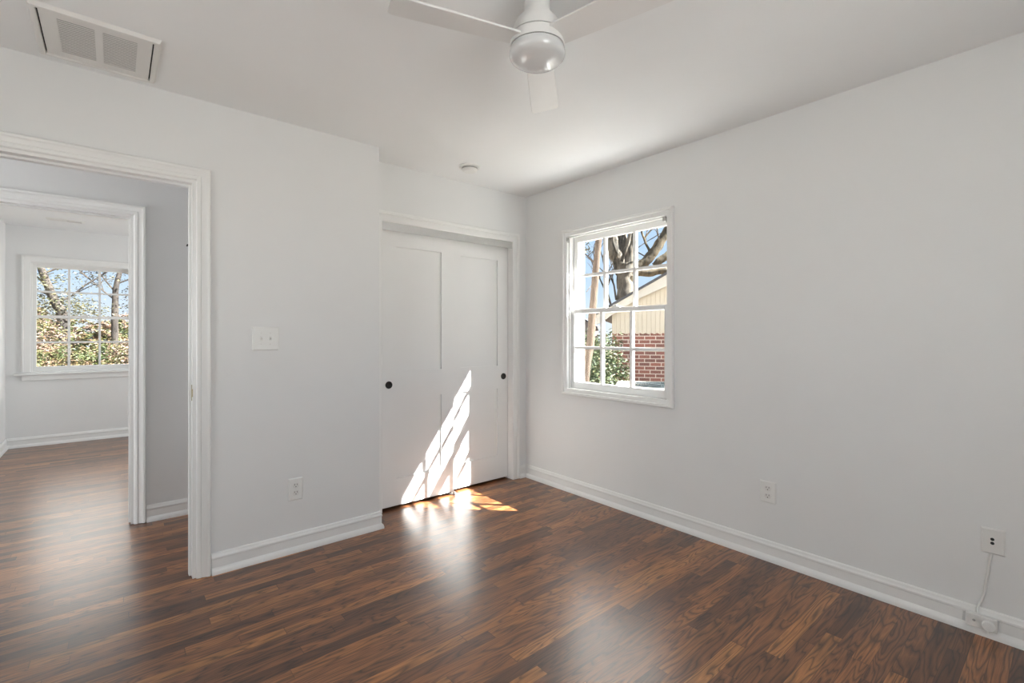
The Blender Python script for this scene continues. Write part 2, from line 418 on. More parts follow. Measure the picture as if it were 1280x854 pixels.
CP = [(.003, 0), (.003, .004), (.006, .009), (.011, .013), (.022, .015), (.026, .011), (.030, .013), (.046, .019), (.050, .023), (.060, .024), (.064, .021), (.066, .016), (.066, 0)]
def wallY(y0, s):       # frame mapping on a wall facing -Y (s=-1) or +Y (s=+1)
    return lambda u, v, b: (u, y0+s*b, v)
def wallX(x0, s): return lambda u, v, b: (x0+s*b, u, v)
def doorway(name, x0, x1, zt, y0, y1, front=True, back=True):
    root = struct(empty(name, ((x0+x1)/2, (y0+y1)/2, 0)))
    inv = Matrix.Translation(-root.location)
    def part(nm, bm, mat, smooth=0):
        bmesh.ops.transform(bm, matrix=inv, verts=bm.verts); return obj(nm, bm, mat, root, smooth=smooth)
    bm = bmesh.new()
    box(bm, x0-.016, x0, y0, y1, 0.004, zt+.016); box(bm, x1, x1+.016, y0, y1, 0.004, zt+.016); box(bm, x0, x1, y0, y1, zt, zt+.016)
    part('jamb', bm, M['trim'])
    bm = bmesh.new(); ys = y0+.045
    box(bm, x0, x0+.010, ys, ys+.035, .004, zt); box(bm, x1-.010, x1, ys, ys+.035, .004, zt); box(bm, x0+.010, x1-.010, ys, ys+.035, zt-.010, zt)
    part('door_stop', bm, M['trim'])
    part('casing', frame(bmesh.new(), x0-.010, x1+.012, .003, zt+.012, CP, wallY(y0, -1), False), M['trim'], 30)
    part('casing', frame(bmesh.new(), x0-.010, x1+.012, .003, zt+.012, CP, wallY(y1, 1), False), M['trim'], 30)
    return root, part
dw, dpart = doorway('trim_1', DXL, DX, 2.008, YL, YL+.115)
bm = nb(DX-.0015, DX+.004, YL+.008, YL+.034, .905, .985); box(bm, DX-.004, DX+.002, YL-.002, YL+.010, .925, .965)
dpart('strike_plate', bm, M['brass'])['label'] = 'small brass strike plate on the door jamb'
bm = bmesh.new(); tube(bm, [(DX-.002, YL+.095, 1.705), (DX-.010, YL+.095, 1.708)], .004, 10); tube(bm, [(DX-.010, YL+.095, 1.711), (DX-.014, YL+.095, 1.700)], .0035, 10)
dpart('hook', bm, M['dark'])['label'] = 'tiny dark hook on the jamb'
doorway('trim_2', D2L, D2, 2.006, YH, YH+.115)

# ------------------------------------------------------------------ windows
def window(name, org, ud, out, W, HT, style='frame', glass=True):
    """double hung, three by two panes in each sash; org = lower start corner of the opening on the inside wall face"""
    org, ud, out = Vector(org), Vector(ud), Vector(out); up = Vector((0, 0, 1))
    root = struct(empty(name, org))
    mp = lambda u, v, d: tuple(ud*u + up*v + out*d)          # local to root, d outward
    def slab(bm, u0, u1, v0, v1, d0, d1):
        V = [bm.verts.new(mp(u, v, d)) for u in (u0, u1) for v in (v0, v1) for d in (d0, d1)]
        for q in ((0, 1, 3, 2), (4, 6, 7, 5), (0, 4, 5, 1), (2, 3, 7, 6), (0, 2, 6, 4), (1, 5, 7, 3)): bm.faces.new([V[i] for i in q])
    # jamb lining with stops
    bm = bmesh.new()
    for a in ((-J, 0, -J, HT+J, 0, .20), (W, W+J, -J, HT+J, 0, .20), (0, W, HT, HT+J, 0, .20), (0, W, -J, 0, 0, .20)): slab(bm, *a)
    for a in ((0, .012, 0, HT, .012, .028), (W-.012, W, 0, HT, .012, .028), (.012, W-.012, HT-.012, HT, .012, .028)): slab(bm, *a)
    for a in ((0, .012, 0, HT, .108, .122), (W-.012, W, 0, HT, .108, .122), (.012, W-.012, HT-.012, HT, .108, .122)): slab(bm, *a)
    obj('jamb', bm, M['trim'], root)
    bm = bmesh.new()
    slab(bm, -.07, -J, -.07, HT+.07, .162, .20); slab(bm, W+J, W+.07, -.07, HT+.07, .162, .20); slab(bm, -J, W+J, HT+J, HT+.07, .162, .20); slab(bm, -J, W+J, -.07, -J, .162, .24)
    obj('brick_mould', bm, M['trim'], root)
    mid = HT*.505
    def sash(nm, v0, v1, d0, bot, top):
        s = empty(nm, (0, 0, 0), parent=root); d1 = d0+.034; st = .040; u0, u1 = .003, W-.003
        bm = bmesh.new()
        slab(bm, u0, u0+st, v0, v1, d0, d1); slab(bm, u1-st, u1, v0, v1, d0, d1)
        slab(bm, u0+st, u1-st, v0, v0+bot, d0, d1); slab(bm, u0+st, u1-st, v1-top, v1, d0, d1)
        obj('sash_frame', bm, M['trim'], s, bevel=.002)
        g0, g1, h0, h1 = u0+st, u1-st, v0+bot, v1-top
        bm = bmesh.new(); mw = .0105
        for i in (1, 2):
            c = g0+(g1-g0)*i/3; slab(bm, c-mw, c+mw, h0, h1, d0+.003, d1-.003)
        c = (h0+h1)/2; slab(bm, g0, g1, c-mw, c+mw, d0+.005, d1-.005)
        obj('muntins', bm, M['trim'], s)
        bm = bmesh.new(); slab(bm, g0, g1, h0, h1, d0+.015, d0+.019); obj('glass', bm, M['glass'], s)
        return s
    sash('lower_sash', .002, mid+.016, .030, .052, .032)
    up_s = sash('upper_sash', mid-.016, HT-.002, .068, .032, .045)
    bm = bmesh.new(); slab(bm, W/2-.03, W/2+.03, mid+.016, mid+.024, .034, .058); slab(bm, W/2-.008, W/2+.03, mid+.024, mid+.036, .040, .050)
    obj('sash_lock', bm, M['plastic'], root, bevel=.002)
    fm = lambda u, v, b: mp(u, v, -b)
    if style == 'frame':
        pr = [(.0, 0), (.0, .010), (.010, .013), (.026, .014), (.030, .024), (.044, .026), (.048, .020), (.048, 0)]
        obj('casing', frame(bmesh.new(), 0, W, 0, HT, pr, fm), M['trim'], root, smooth=30)
    else:
        pr = [(.0, 0), (.0, .012), (.030, .015), (.052, .017), (.055, .022), (.068, .022), (.070, .018), (.070, 0)]
        obj('casing', frame(bmesh.new(), 0, W, 0, HT, pr, fm, False), M['trim'], root, smooth=30)
        bm = bmesh.new(); slab(bm, -.128, W+.128, -.036, -.014, -.045, 0); slab(bm, 0, W, -.014, -.0005, -.01, .03)
        obj('window_stool', bm, M['trim'], root, bevel=.004)
        bm = bmesh.new(); slab(bm, -.068, W+.068, -.095, -.036, -.016, 0); obj('apron', bm, M['trim'], root, bevel=.002)
    return root
window('window_1', (XR, WY0, WZ0), (0, 1, 0), (1, 0, 0), WY1-WY0, WZ1-WZ0)
window('window_2', (FX0, YB, FZ0), (1, 0, 0), (0, 1, 0), FX1-FX0, FZ1-FZ0, 'stool')
window('window_3', (.305, YMIN, WZ0), (1, 0, 0), (0, -1, 0), .89, WZ1-WZ0)
window('window_4', (XMIN, 1.305, WZ0), (0, 1, 0), (-1, 0, 0), .89, WZ1-WZ0)
window('added_window', (2.60, 5.30, WZ0), (0, 1, 0), (1, 0, 0), .89, WZ1-WZ0)  # unseen window, added for the far room fill lamp

# ------------------------------------------------------------------ closet: casing, track, two bypass doors
root = struct(empty('trim_3', ((CX0+CX1)/2, YC, 0)))
T = Matrix.Translation(-root.location)
bm = bmesh.new()
box(bm, CX0-J, CX0, YC-.002, YC+.10, .003, CZ+J); box(bm, CX1, CX1+J, YC-.002, YC+.10, .003, CZ+J); box(bm, CX0, CX1, YC-.002, YC+.10, CZ, CZ+J)
bmesh.ops.transform(bm, matrix=T, verts=bm.verts); obj('jamb', bm, M['trim'], root)
CP2 = [(0, 0), (0, .012), (.004, .015), (.040, .017), (.046, .014), (.052, .020), (.068, .022), (.072, .018), (.072, 0)]
bm = frame(bmesh.new(), CX0, CX1, .003, CZ, CP2, wallY(YC, -1), False)
bmesh.ops.transform(bm, matrix=T, verts=bm.verts); obj('casing', bm, M['trim'], root, smooth=30)
bm = nb(CX0, CX1, YC-.004, YC, 1.972, CZ); box(bm, CX0, CX1, YC, YC+.098, 2.018, CZ)
tag(obj('door_track', bm, M['alu']), 'brushed aluminium sliding door track along the top of the closet opening', 'track')
def closet_door(name, x0, x1, y0, pulls, label):
    z0, z1 = .020, 1.998
    px0, px1 = x0+.111, x1-.111
    root = struct(tag(empty(name, ((x0+x1)/2, y0, 0)), label, 'closet door')); ox = root.location.x
    bm = bmesh.new(); R = .012
    xs = [x0, px0, px1, x1]; zs = [z0, .212, .783, .978, 1.868, z1]
    def bx(a, b, c, d, y, yy): box(bm, a-ox, b-ox, y, yy, c, d)
    bx(x0, px0, z0, z1, 0, .034); bx(px1, x1, z0, z1, 0, .034)
    bx(px0, px1, z0, .212, 0, .034); bx(px0, px1, .783, .978, 0, .034); bx(px0, px1, 1.868, z1, 0, .034)
    obj('door_frame', bm, M['door'], root)
    for c, d in ((.212, .783), (.978, 1.868)):
        bm = bmesh.new(); box(bm, px0-ox, px1-ox, R, .024, c, d); obj('door_panel', bm, M['door'], root)
    bm = bmesh.new()
    lathe(bm, [(0, -.0012), (.017, -.0015), (.020, -.0035), (.0255, -.004), (.0265, -.001), (.0265, .002), (0, .002)], 32, (pulls-ox, 0, .884), 'Y')
    obj('finger_pull', bm, M['black'], root, smooth=40)['label'] = 'round black finger pull'
    return root
closet_door('door_1', 1.432, 2.030, YC+.018, 1.488, 'left white two panel sliding closet door, in front, pull at its left edge')
closet_door('door_2', 2.010, CX1-.002, YC+.056, 2.557, 'right white two panel sliding closet door, behind the other, pull at its right edge')
bm = nb(2.00, 2.05, YC+.012, YC+.050, 0, .004); box(bm, 2.015, 2.035, YC+.004, YC+.012, 0, .022)
tag(obj('door_guide', bm, M['plastic'], bevel=.001), 'small white plastic floor guide under the meeting edge of the closet doors', 'door guide')

# ------------------------------------------------------------------ ceiling fan
FX, FY = 1.117, 1.203
fan = tag(empty('ceiling_fan', (FX, FY, 0)), 'white three blade ceiling fan with a round frosted globe light', 'ceiling fan')
bm = bmesh.new(); lathe(bm, [(0, H), (.066, H), (.068, H-.006), (.066, H-.020), (.048, H-.030), (.044, H-.045), (.044, H-.085), (.050, H-.100), (.072, H-.125), (.084, H-.150), (.088, 2.266), (0, 2.266)], 64)
obj('canopy', bm, M['fanwhite'], fan, smooth=35)
bm = bmesh.new(); lathe(bm, [(0, 2.266), (.083, 2.266), (.083, 2.262), (0, 2.262)], 64); obj('seam_ring', bm, M['dark'], fan, smooth=35)['label'] = 'thin dark seam around the motor housing'
bm = bmesh.new(); lathe(bm, [(0, 2.262), (.089, 2.262), (.093, 2.245), (.0945, 2.226), (0, 2.226)], 64); obj('motor_housing', bm, M['fanwhite'], fan, smooth=35)
bm = bmesh.new(); lathe(bm, [(0, 2.226), (.090, 2.226), (.090, 2.2225), (0, 2.2225)], 64); obj('seam_ring', bm, M['dark'], fan, smooth=35)['label'] = 'thin dark seam above the globe'
gp = [(0, 2.2225), (.0935, 2.2225), (.0965, 2.212), (.0965, 2.204)]
for i in range(1, 13):
    a = math.pi/2*i/12; gp.append((.0965*math.cos(a)**.75 if i < 12 else 0, 2.204-.034*math.sin(a)))
bm = bmesh.new(); lathe(bm, gp, 64); obj('globe', bm, M['globe'], fan, smooth=60)['label'] = 'glossy frosted glass globe'
def blade(az):
    bm = bmesh.new(); th = .0035
    pts = [(.070, -.040), (.085, -.048), (.30, -.056), (.478, -.060), (.492, -.057), (.498, -.046), (.498, .046), (.492, .057), (.478, .060), (.30, .056), (.085, .048), (.070, .040)]
    top = [bm.verts.new((x, y, th)) for x, y in pts]; bot = [bm.verts.new((x, y, -th)) for x, y in pts]
    bm.faces.new(top); bm.faces.new(bot[::-1])
    for i in range(len(pts)):
        j = (i+1) % len(pts); bm.faces.new((top[i], bot[i], bot[j], top[j]))
    # pitch: looking outward the left side is lower
    bmesh.ops.transform(bm, matrix=Matrix.Translation((0, 0, 2.246)) @ Matrix.Rotation(math.radians(az), 4, 'Z') @ Matrix.Rotation(math.radians(-10), 4, 'X'), verts=bm.verts)
    return obj('blade', bm, M['fanwhite'], fan, bevel=.0015)
for az in (43, 163, 283): blade(az)

# ------------------------------------------------------------------ ceiling fittings
sm = tag(empty('smoke_detector', (1.945, 2.80, H)), 'round white smoke detector on the ceiling in front of the closet', 'smoke detector')
bm = bmesh.new(); lathe(bm, [(0, 0), (.076, 0), (.076, -.008), (.072, -.012), (0, -.012)], 48); obj('base_plate', bm, M['plastic'], sm, smooth=35)
bm = bmesh.new(); lathe(bm, [(0, -.012), (.056, -.012), (.054, -.030), (.044, -.040), (.020, -.042), (0, -.042)], 48); obj('body', bm, M['plastic'], sm, smooth=35)
bm = bmesh.new(); lathe(bm, [(.0550, -.0125), (.0566, -.0125), (.0560, -.022), (.0550, -.022)], 48); obj('vent_slot', bm, M['steel'], sm, smooth=35)

VX0, VX1, VY0, VY1 = -.245, .150, 2.405, 2.822
vt = tag(empty('return_air_vent', ((VX0+VX1)/2, (VY0+VY1)/2, H)), 'square white louvred return air vent in the ceiling by the doorway wall', 'vent')
hx, hy = (VX1-VX0)/2, (VY1-VY0)/2
bm = bmesh.new()
fr_ = [(0, 0), (0, -.012), (.004, -.016), (.016, -.014), (.024, 0)]
frame(bm, -hx+.024, hx-.024, -hy+.024, hy-.024, [(a, b) for a, b in fr_], lambda u, v, b: (u, v, b))
obj('frame', bm, M['plastic_grey'], vt, smooth=30)
bm = nb(-hx+.024, hx-.024, -hy+.024, hy-.024, -.0015, -.0005); obj('backing', bm, M['dark'], vt)
bm = bmesh.new(); ix, iy = hx-.029, hy-.025
bo = [(-ix, -ix+.048), (-.012, .012), (ix-.048, ix)]
for a, b in bo: box(bm, a, b, -iy, iy, -.010, -.004)
box(bm, -ix, ix, -iy, -iy+.035, -.0101, -.0041); box(bm, -ix, ix, iy-.045, iy, -.0101, -.0041)
obj('grille_panel', bm, M['plastic_grey'], vt)
bm = bmesh.new(); n = 20
for a, b in ((-ix+.048, -.012), (.012, ix-.048)):
    for i in range(n):
        y = -iy+.038+(2*iy-.086)*i/(n-1)
        box(bm, a, b, y-.0042, y+.0042, -.0102, -.0090)
obj('louvres', bm, M['plastic_grey'], vt)
bm = nb(-ix+.040, ix-.040, -iy+.03, iy-.03, -.0040, -.0030); obj('filter', bm, M['gap_grey'], vt)  # grey plate whose colour stands in for shade between the louvres

v2 = tag(empty('ceiling_register', (-.39, 6.85, H)), 'small white ceiling register above the far room window', 'vent')
bm = bmesh.new(); frame(bm, -.125, .125, -.045, .045, [(0, 0), (0, -.008), (.020, -.005), (.024, 0)], lambda u, v, b: (u, v, b)); obj('frame', bm, M['plastic'], v2)
obj('backing', nb(-.125, .125, -.045, .045, -.0015, -.0004), M['dark'], v2)
bm = bmesh.new(); box(bm, -.006, .006, -.045, .045, -.008, -.002)
for i in range(6): y = -.038+.0152*i; box(bm, -.125, -.006, y-.0065, y+.0065, -.007, -.003)
for i in range(4): y = -.035+.0233*i; box(bm, .006, .125, y-.003, y+.003, -.007, -.003)
obj('louvres', bm, M['plastic_grey'], v2)

# ------------------------------------------------------------------ wall plates: local x along the wall, y out of the wall (towards the room), z up
def plate(name, loc, rz, w_, h_, label, cat, mat='plastic'):
    r = tag(empty(name, loc, rz), label, cat)
    bm = bmesh.new(); a, b = w_/2, h_/2
    o_ = [bm.verts.new((sx*a, 0, sz*b)) for sx, sz in ((-1, -1), (1, -1), (1, 1), (-1, 1))]
    m_ = [bm.verts.new((sx*a, .003, sz*b)) for sx, sz in ((-1, -1), (1, -1), (1, 1), (-1, 1))]
    t_ = [bm.verts.new((sx*(a-.005), .007, sz*(b-.005))) for sx, sz in ((-1, -1), (1, -1), (1, 1), (-1, 1))]
    bm.faces.new(t_); bm.faces.new(o_[::-1])
    for A, B in ((o_, m_), (m_, t_)):
        for i in range(4): j = (i+1) % 4; bm.faces.new((A[i], A[j], B[j], B[i]))
    obj('cover_plate', bm, M[mat], r)
    return r
def screw(r, x, z):
    bm = bmesh.new(); lathe(bm, [(0, .0085), (.0025, .0082), (.0035, .0068), (0, .0068)], 16, (x, 0, z), 'Y'); obj('screw', bm, M['plastic_grey'], r, smooth=40)
# wall facing -Y: rz = pi ; wall facing -X : rz = pi/2
sw = plate('light_switch', (.640, YL, 1.219), math.pi, .134, .130, 'white two toggle light switch plate on the wall right of the doorway', 'light switch')
for s in (-1, 1):
    x = s*.023
    bm = bmesh.new(); frame(bm, x-.0045, x+.0045, -.0115, .0115, [(0, .0065), (0, .008), (.002, .008), (.002, .0065)], lambda u, v, b: (u, b, v)); obj('toggle_collar', bm, M['plastic_grey'], sw)
    bm = bmesh.new(); v = [bm.verts.new(p) for p in ((x-.004, .0065, -.008), (x+.004, .0065, -.008), (x+.004, .0065, .004), (x-.004, .0065, .004), (x-.003, .019, .006), (x+.003, .019, .006), (x+.003, .017, .011), (x-.003, .017, .011))]
    for q in ((0, 1, 2, 3), (4, 7, 6, 5), (0, 4, 5, 1), (3, 2, 6, 7), (0, 3, 7, 4), (1, 5, 6, 2)): bm.faces.new([v[i] for i in q])
    obj('toggle', bm, M['plastic'], sw)
    screw(sw, x, .030); screw(sw, x, -.030)
def outlet(loc, rz, label, w_, h_):
    r = plate('wall_outlet', loc, rz, w_, h_, label, 'outlet')
    for s in (-1, 1):
        zc = s*.021
        bm = bmesh.new(); pts = []
        for i in range(28):
            a = 2*math.pi*i/28; pts.append((.0172*math.cos(a), max(-.0135, min(.0135, .0172*math.sin(a)))))
        A = [bm.verts.new((x, .006, zc+z)) for x, z in pts]; B = [bm.verts.new((x, .0085, zc+z)) for x, z in pts]
        bm.faces.new(B); bm.faces.new(A[::-1])
        for i in range(28): j = (i+1) % 28; bm.faces.new((A[i], A[j], B[j], B[i]))
        q = obj('receptacle', bm, M['plastic_grey'], r)
        bm = nb(-.0078, -.0056, .0078, .0089, zc+.001, zc+.0095); box(bm, .0056, .0078, .0078, .0089, zc+.0015, zc+.009)
        lathe(bm, [(0, .0089), (.0026, .0089), (.0026, .0078), (0, .0078)], 14, (0, 0, zc-.0065), 'Y')
        obj('slots', bm, M['dark'], q)
    screw(r, 0, 0)
    return r
outlet((.796, YL, .358), math.pi, 'white duplex outlet low on the wall between doorway and closet', .078, .126)
outlet((XR, 1.109, .374), math.pi/2, 'white duplex outlet low on the long wall below and right of the window', .084, .118)
jp = plate('phone_jack_plate', (XR, .234, .394), math.pi/2, .072, .104, 'square off-white jack plate with two dark holes above the baseboard cord', 'jack plate', 'plastic_grey')
bm = bmesh.new()
for z in (-.007, .009): lathe(bm, [(0, .0078), (.0062, .0078), (.0062, .006), (0, .006)], 18, (0.002, 0, z), 'Y')
obj('jack_hole', bm, M['dark'], jp, smooth=40)
bm = nb(-.018, .018, .006, .0072, -.030, .030); obj('inner_panel', bm, M['plastic_grey'], jp)
ja = tag(empty('surface_jack', (XR-.0155, .266, .058), math.pi/2), 'small white surface jack box on the baseboard with a thin cord rising from it', 'jack box')
bm = bmesh.new(); a = .047
box(bm, -a, a, 0, .019, -.026, .026); obj('housing', bm, M['plastic_grey'], ja, bevel=.003)
bm = bmesh.new(); lathe(bm, [(0, .030), (.018, .030), (.021, .027), (.021, .019), (0, .019)], 32, (-.022, 0, -.003), 'Y'); obj('round_cap', bm, M['plastic'], ja, smooth=40)
bm = bmesh.new(); lathe(bm, [(0, .0205), (.004, .0205), (.005, .019), (0, .019)], 16, (.022, 0, .002), 'Y'); obj('screw', bm, M['steel'], ja, smooth=40)
bm = nb(-.024, -.018, .019, .032, -.030, -.020); obj('clip', bm, M['plastic'], ja)

# cord
cp = spline([(XR-.006, .240, .342), (XR-.006, .243, .325), (XR-.006, .247, .270), (XR-.006, .254, .220), (XR-.006, .258, .180), (XR-.009, .268, .140), (XR-.018, .279, .110), (XR-.021, .280, .0885)], 8)
bm = tube(bmesh.new(), cp, .0042, 10)
bmesh.ops.transform(bm, matrix=(Matrix.Translation(ja.location) @ Matrix.Rotation(math.pi/2, 4, 'Z')).inverted(), verts=bm.verts)
obj('cord', bm, M['plastic'], ja, smooth=60)['label'] = 'thin white cord going up to the jack plate'

# roller blind brackets inside the window head
def bracket(y, s, label):
    r = tag(empty('blind_bracket', (XR-.001, y, WZ1-.028)), label, 'bracket', 'blind brackets')
    bm = nb(-.012, .012, -.0015*s if s > 0 else 0, .0015 if s > 0 else .0015, -.022, .014)
    obj('plate', bm, M['steel'], r)
    bm = nb(-.020, .012, 0 if s > 0 else -.026, .026 if s > 0 else 0, .014, .017); box(bm, -.020, -.016, 0 if s > 0 else -.020, .020 if s > 0 else 0, -.012, .014)
    obj('arm', bm, M['steel'], r)
bracket(WY0+.004, 1, 'small grey metal blind bracket in the right upper corner of the window')
bracket(WY1-.004, -1, 'small grey metal blind bracket in the left upper corner of the window')

# ------------------------------------------------------------------ outdoors
GZ = -.55
g_ = bmesh.new(); bmesh.ops.create_grid(g_, x_segments=40, y_segments=40, size=60)
for v in g_.verts:
    v.co.z = GZ if v.co.length < 16 else GZ+random.uniform(-.1, .25)
struct(obj('ground', g_, M['ground']))

M['bounce_pale'] = plain('pale_bounce_slab', (.60, .60, .59), .85, var=.06, bump=.2, bscale=40)
struct(obj('bounce_slab', nb(2.97, 4.7, -2.2, 5.2, GZ, GZ+.06), M['bounce_pale']))  # unseen pale slab, added to bounce sunlight up through the window
# neighbour's house
P0 = at(765, 418, 9.7); az = YAW-math.atan((800-640)/F)
hs = tag(empty('neighbor_house', (P0.x, P0.y, 0), az-math.pi/2), 'red brick house with cream siding gable and dark roof beyond the window', 'house')
# local: x right, y away from us
RU, SL = 3.3, .571
bm = nb(0, 2*RU, 0, 7, GZ-.1, 1.29); obj('brick_wall', bm, M['brick'], hs)
def prism(bm, poly, y0, y1):
    A = [bm.verts.new((x, y0, z)) for x, z in poly]; B = [bm.verts.new((x, y1, z)) for x, z in poly]
    bm.faces.new(A); bm.faces.new(B[::-1])
    for i in range(len(poly)): j = (i+1) % len(poly); bm.faces.new((A[i], A[j], B[j], B[i]))
    return bm
top = lambda u: 1.80+SL*u if u <= RU else 1.80+SL*(2*RU-u)
poly = [(0, 1.27)]
n = 60
for i in range(n):      # scalloped lower ends of the boards
    u0 = 2*RU*i/n; du = 2*RU/n
    poly += [(u0+du*.5, 1.245), (u0+du, 1.27)]
poly += [(2*RU, top(2*RU)-.06), (RU, top(RU)-.06), (0, top(0)-.06)]
obj('gable_siding', prism(bmesh.new(), poly, -.03, .05), M['siding'], hs)
for s in (1, -1):
    f = (lambda u: u) if s > 0 else (lambda u: 2*RU-u)
    pl_ = [(-.30, top(-.30)), (RU, top(RU)), (RU, top(RU)-.28), (1.09, 2.20), (.50, 1.93), (.05, 1.66), (-.19, 1.48), (-.30, 1.44)]
    obj('rake_board', prism(bmesh.new(), [(f(u), z) for u, z in pl_], -.22, -.16), M['rake'], hs)
    pl_ = [(-.36, top(-.36)+.005), (RU, top(RU)+.005), (RU, top(RU)+.06), (-.36, top(-.36)+.05)]
    obj('roof_slope', prism(bmesh.new(), [(f(u), z) for u, z in pl_], -.26, 7.3), M['shingle'], hs)
    pl_ = [(-.30, top(-.30)-.05), (RU, top(RU)-.05), (RU, top(RU)-.01), (-.30, top(-.30)-.01)]
    obj('soffit', prism(bmesh.new(), [(f(u), z) for u, z in pl_], -.16, 7.2), M['rake'], hs)

# air conditioner
C0 = at(826, 418, 5.95)
ac = tag(empty('air_conditioner', (C0.x, C0.y, GZ), az-math.pi/2), 'outdoor air conditioner unit with a round top grille in front of the brick house', 'air conditioner')
T0 = .62-GZ
bm = nb(-.53, .53, -.44, .44, .06, T0-.06); obj('cabinet', bm, M['acwhite'], ac, bevel=.05)
bm = nb(-.56, .56, -.47, .47, T0-.09, T0-.012); obj('top_cover', bm, M['acwhite'], ac, bevel=.03)
bm = bmesh.new(); lathe(bm, [(.33, T0-.014), (.345, T0-.002), (.36, T0-.014)], 48)
for i in range(1, 11): r_ = .033*i; lathe(bm, [(r_-.004, T0-.011), (r_, T0-.004), (r_+.004, T0-.011)], 40)
for i in range(12):
    a = 2*math.pi*i/12; tube(bm, [(0, 0, T0-.006), (.34*math.cos(a), .34*math.sin(a), T0-.006)], .004, 6)
obj('fan_grille', bm, M['acgrey'], ac)
bm = bmesh.new()
for i in range(22):
    z = .12+i*(T0-.28)/21
    for (x0, x1, y0, y1) in ((-.49, .49, -.448, -.438), (-.49, .49, .438, .448), (-.538, -.528, -.40, .40), (.528, .538, -.40, .40)): box(bm, x0, x1, y0, y1, z, z+.012)
obj('louvres', bm, M['acgrey'], ac)
bm = nb(-.62, .62, -.55, .55, 0, .06); obj('base_pad', bm, M['rake'], ac)

# garden shed in the distance
S0 = at(727, 418, 15); sh = tag(empty('garden_shed', (S0.x, S0.y, GZ), az-math.pi/2), 'small distant pale shed with a dark gable roof behind the slim trunk', 'shed')
obj('shed_wall', prism(bmesh.new(), [(-.42, 0), (.42, 0), (.42, 2.02), (0, 2.28), (-.42, 2.02)], 0, 1.2), M['shedwall'], sh)
for s in (1, -1): obj('roof_slope', prism(bmesh.new(), [(s*.50, 1.975), (0, 2.285), (0, 2.34), (s*.50, 2.03)], -.08, 1.28), M['shingle'], sh)

# trees and shrubs
def leaves(bm, centres, per, size, spread):
    for c in centres:
        for _ in range(per):
            p = Vector(c)+Vector((random.gauss(0, spread), random.gauss(0, spread), random.gauss(0, spread*.8)))
            R = Matrix.Rotation(random.uniform(0, 6.28), 3, 'Z') @ Matrix.Rotation(random.uniform(-1.3, 1.3), 3, 'X') @ Matrix.Rotation(random.uniform(-.8, .8), 3, 'Y')
            s = size*random.uniform(.6, 1.3)
            q = [R @ Vector(t) for t in ((-s, 0, 0), (0, -s*.45, s*.15), (s, 0, -s*.1), (0, s*.45, s*.15))]
            v = [bm.verts.new(p+t) for t in q]
            bm.faces.new((v[0], v[1], v[2])); bm.faces.new((v[0], v[2], v[3]))
    return bm
def twig(bm, p, d, L, r, depth, tips, kink=.35, seg=5):
    pts = [Vector(p)]; d = Vector(d).normalized()
    for i in range(4):
        d = (d+Vector((random.uniform(-kink, kink), random.uniform(-kink, kink), random.uniform(-kink*.7, kink*.8)))*.6).normalized()
        pts.append(pts[-1]+d*L/4)
    tube(bm, pts, [r, r*.85, r*.7, r*.55, r*.4], seg)
    tips += pts[2:]
    if depth > 0:
        for i in (1, 2, 3, 4):
            if random.random() < .85:
                nd = (d+Vector((random.uniform(-1, 1), random.uniform(-1, 1), random.uniform(-.3, .9)))).normalized()
                twig(bm, pts[i], nd, L*random.uniform(.5, .75), r*.5, depth-1, tips, kink)
def limb(bm, pix, depth, radii, wob=.08, n=5, seg=12):
    """a limb through points given as (photo px, photo py[, extra depth])"""
    pts = [at(p[0], p[1], depth+(p[2] if len(p) > 2 else 0)) for p in pix]
    sp_ = spline(pts, n); m = len(sp_)-1
    rad = []
    for i in range(m+1):
        t = i/m*(len(radii)-1); a = int(min(t, len(radii)-2)); rad.append(radii[a]+(radii[a+1]-radii[a])*(t-a))
    tube(bm, sp_, rad, seg, wob=wob); return sp_
def ground_px(px, depth): p = at(px, 418, depth); return Vector((p.x, p.y, GZ))

# slim trunk near the window
sl = tag(empty('slim_tree', ground_px(729, 6.6)), 'slim tan tree trunk standing close outside the left panes', 'tree')
I = Matrix.Translation(-sl.location)
bm = bmesh.new()
b = limb(bm, [(729, 588), (731, 478), (738, 430), (740, 400), (742, 375), (745.5, 330), (749, 290), (753, 230), (757, 150), (760, 60)], 6.6, [.075, .062, .056, .054, .051, .047, .044, .042, .036, .028], .05, 5)
bmesh.ops.transform(bm, matrix=I, verts=bm.verts); obj('trunk', bm, M['bark_tan'], sl, smooth=60)
bm = bmesh.new(); tips = []
for i in range(7): twig(bm, b[32+i], (random.uniform(-1, 1), random.uniform(-1, 1), .6), 1.1, .016, 2, tips)
bmesh.ops.transform(bm, matrix=I, verts=bm.verts); obj('branches', bm, M['bark_tan'], sl)
bm = bmesh.new(); limb(bm, [(745.2, 330), (736, 322), (731, 318), (727, 322)], 6.6, [.012, .01, .008, .004], .1, 4, 6)
bmesh.ops.transform(bm, matrix=I, verts=bm.verts); obj('side_branch', bm, M['bark_tan'], sl)
bm = leaves(bmesh.new(), [at(731+random.uniform(-4, 4), 309+random.uniform(-6, 6), 6.6) for _ in range(8)], 7, .022, .04)
bmesh.ops.transform(bm, matrix=I, verts=bm.verts); obj('foliage', bm, M['leaf_olive'], sl, recalc=False)

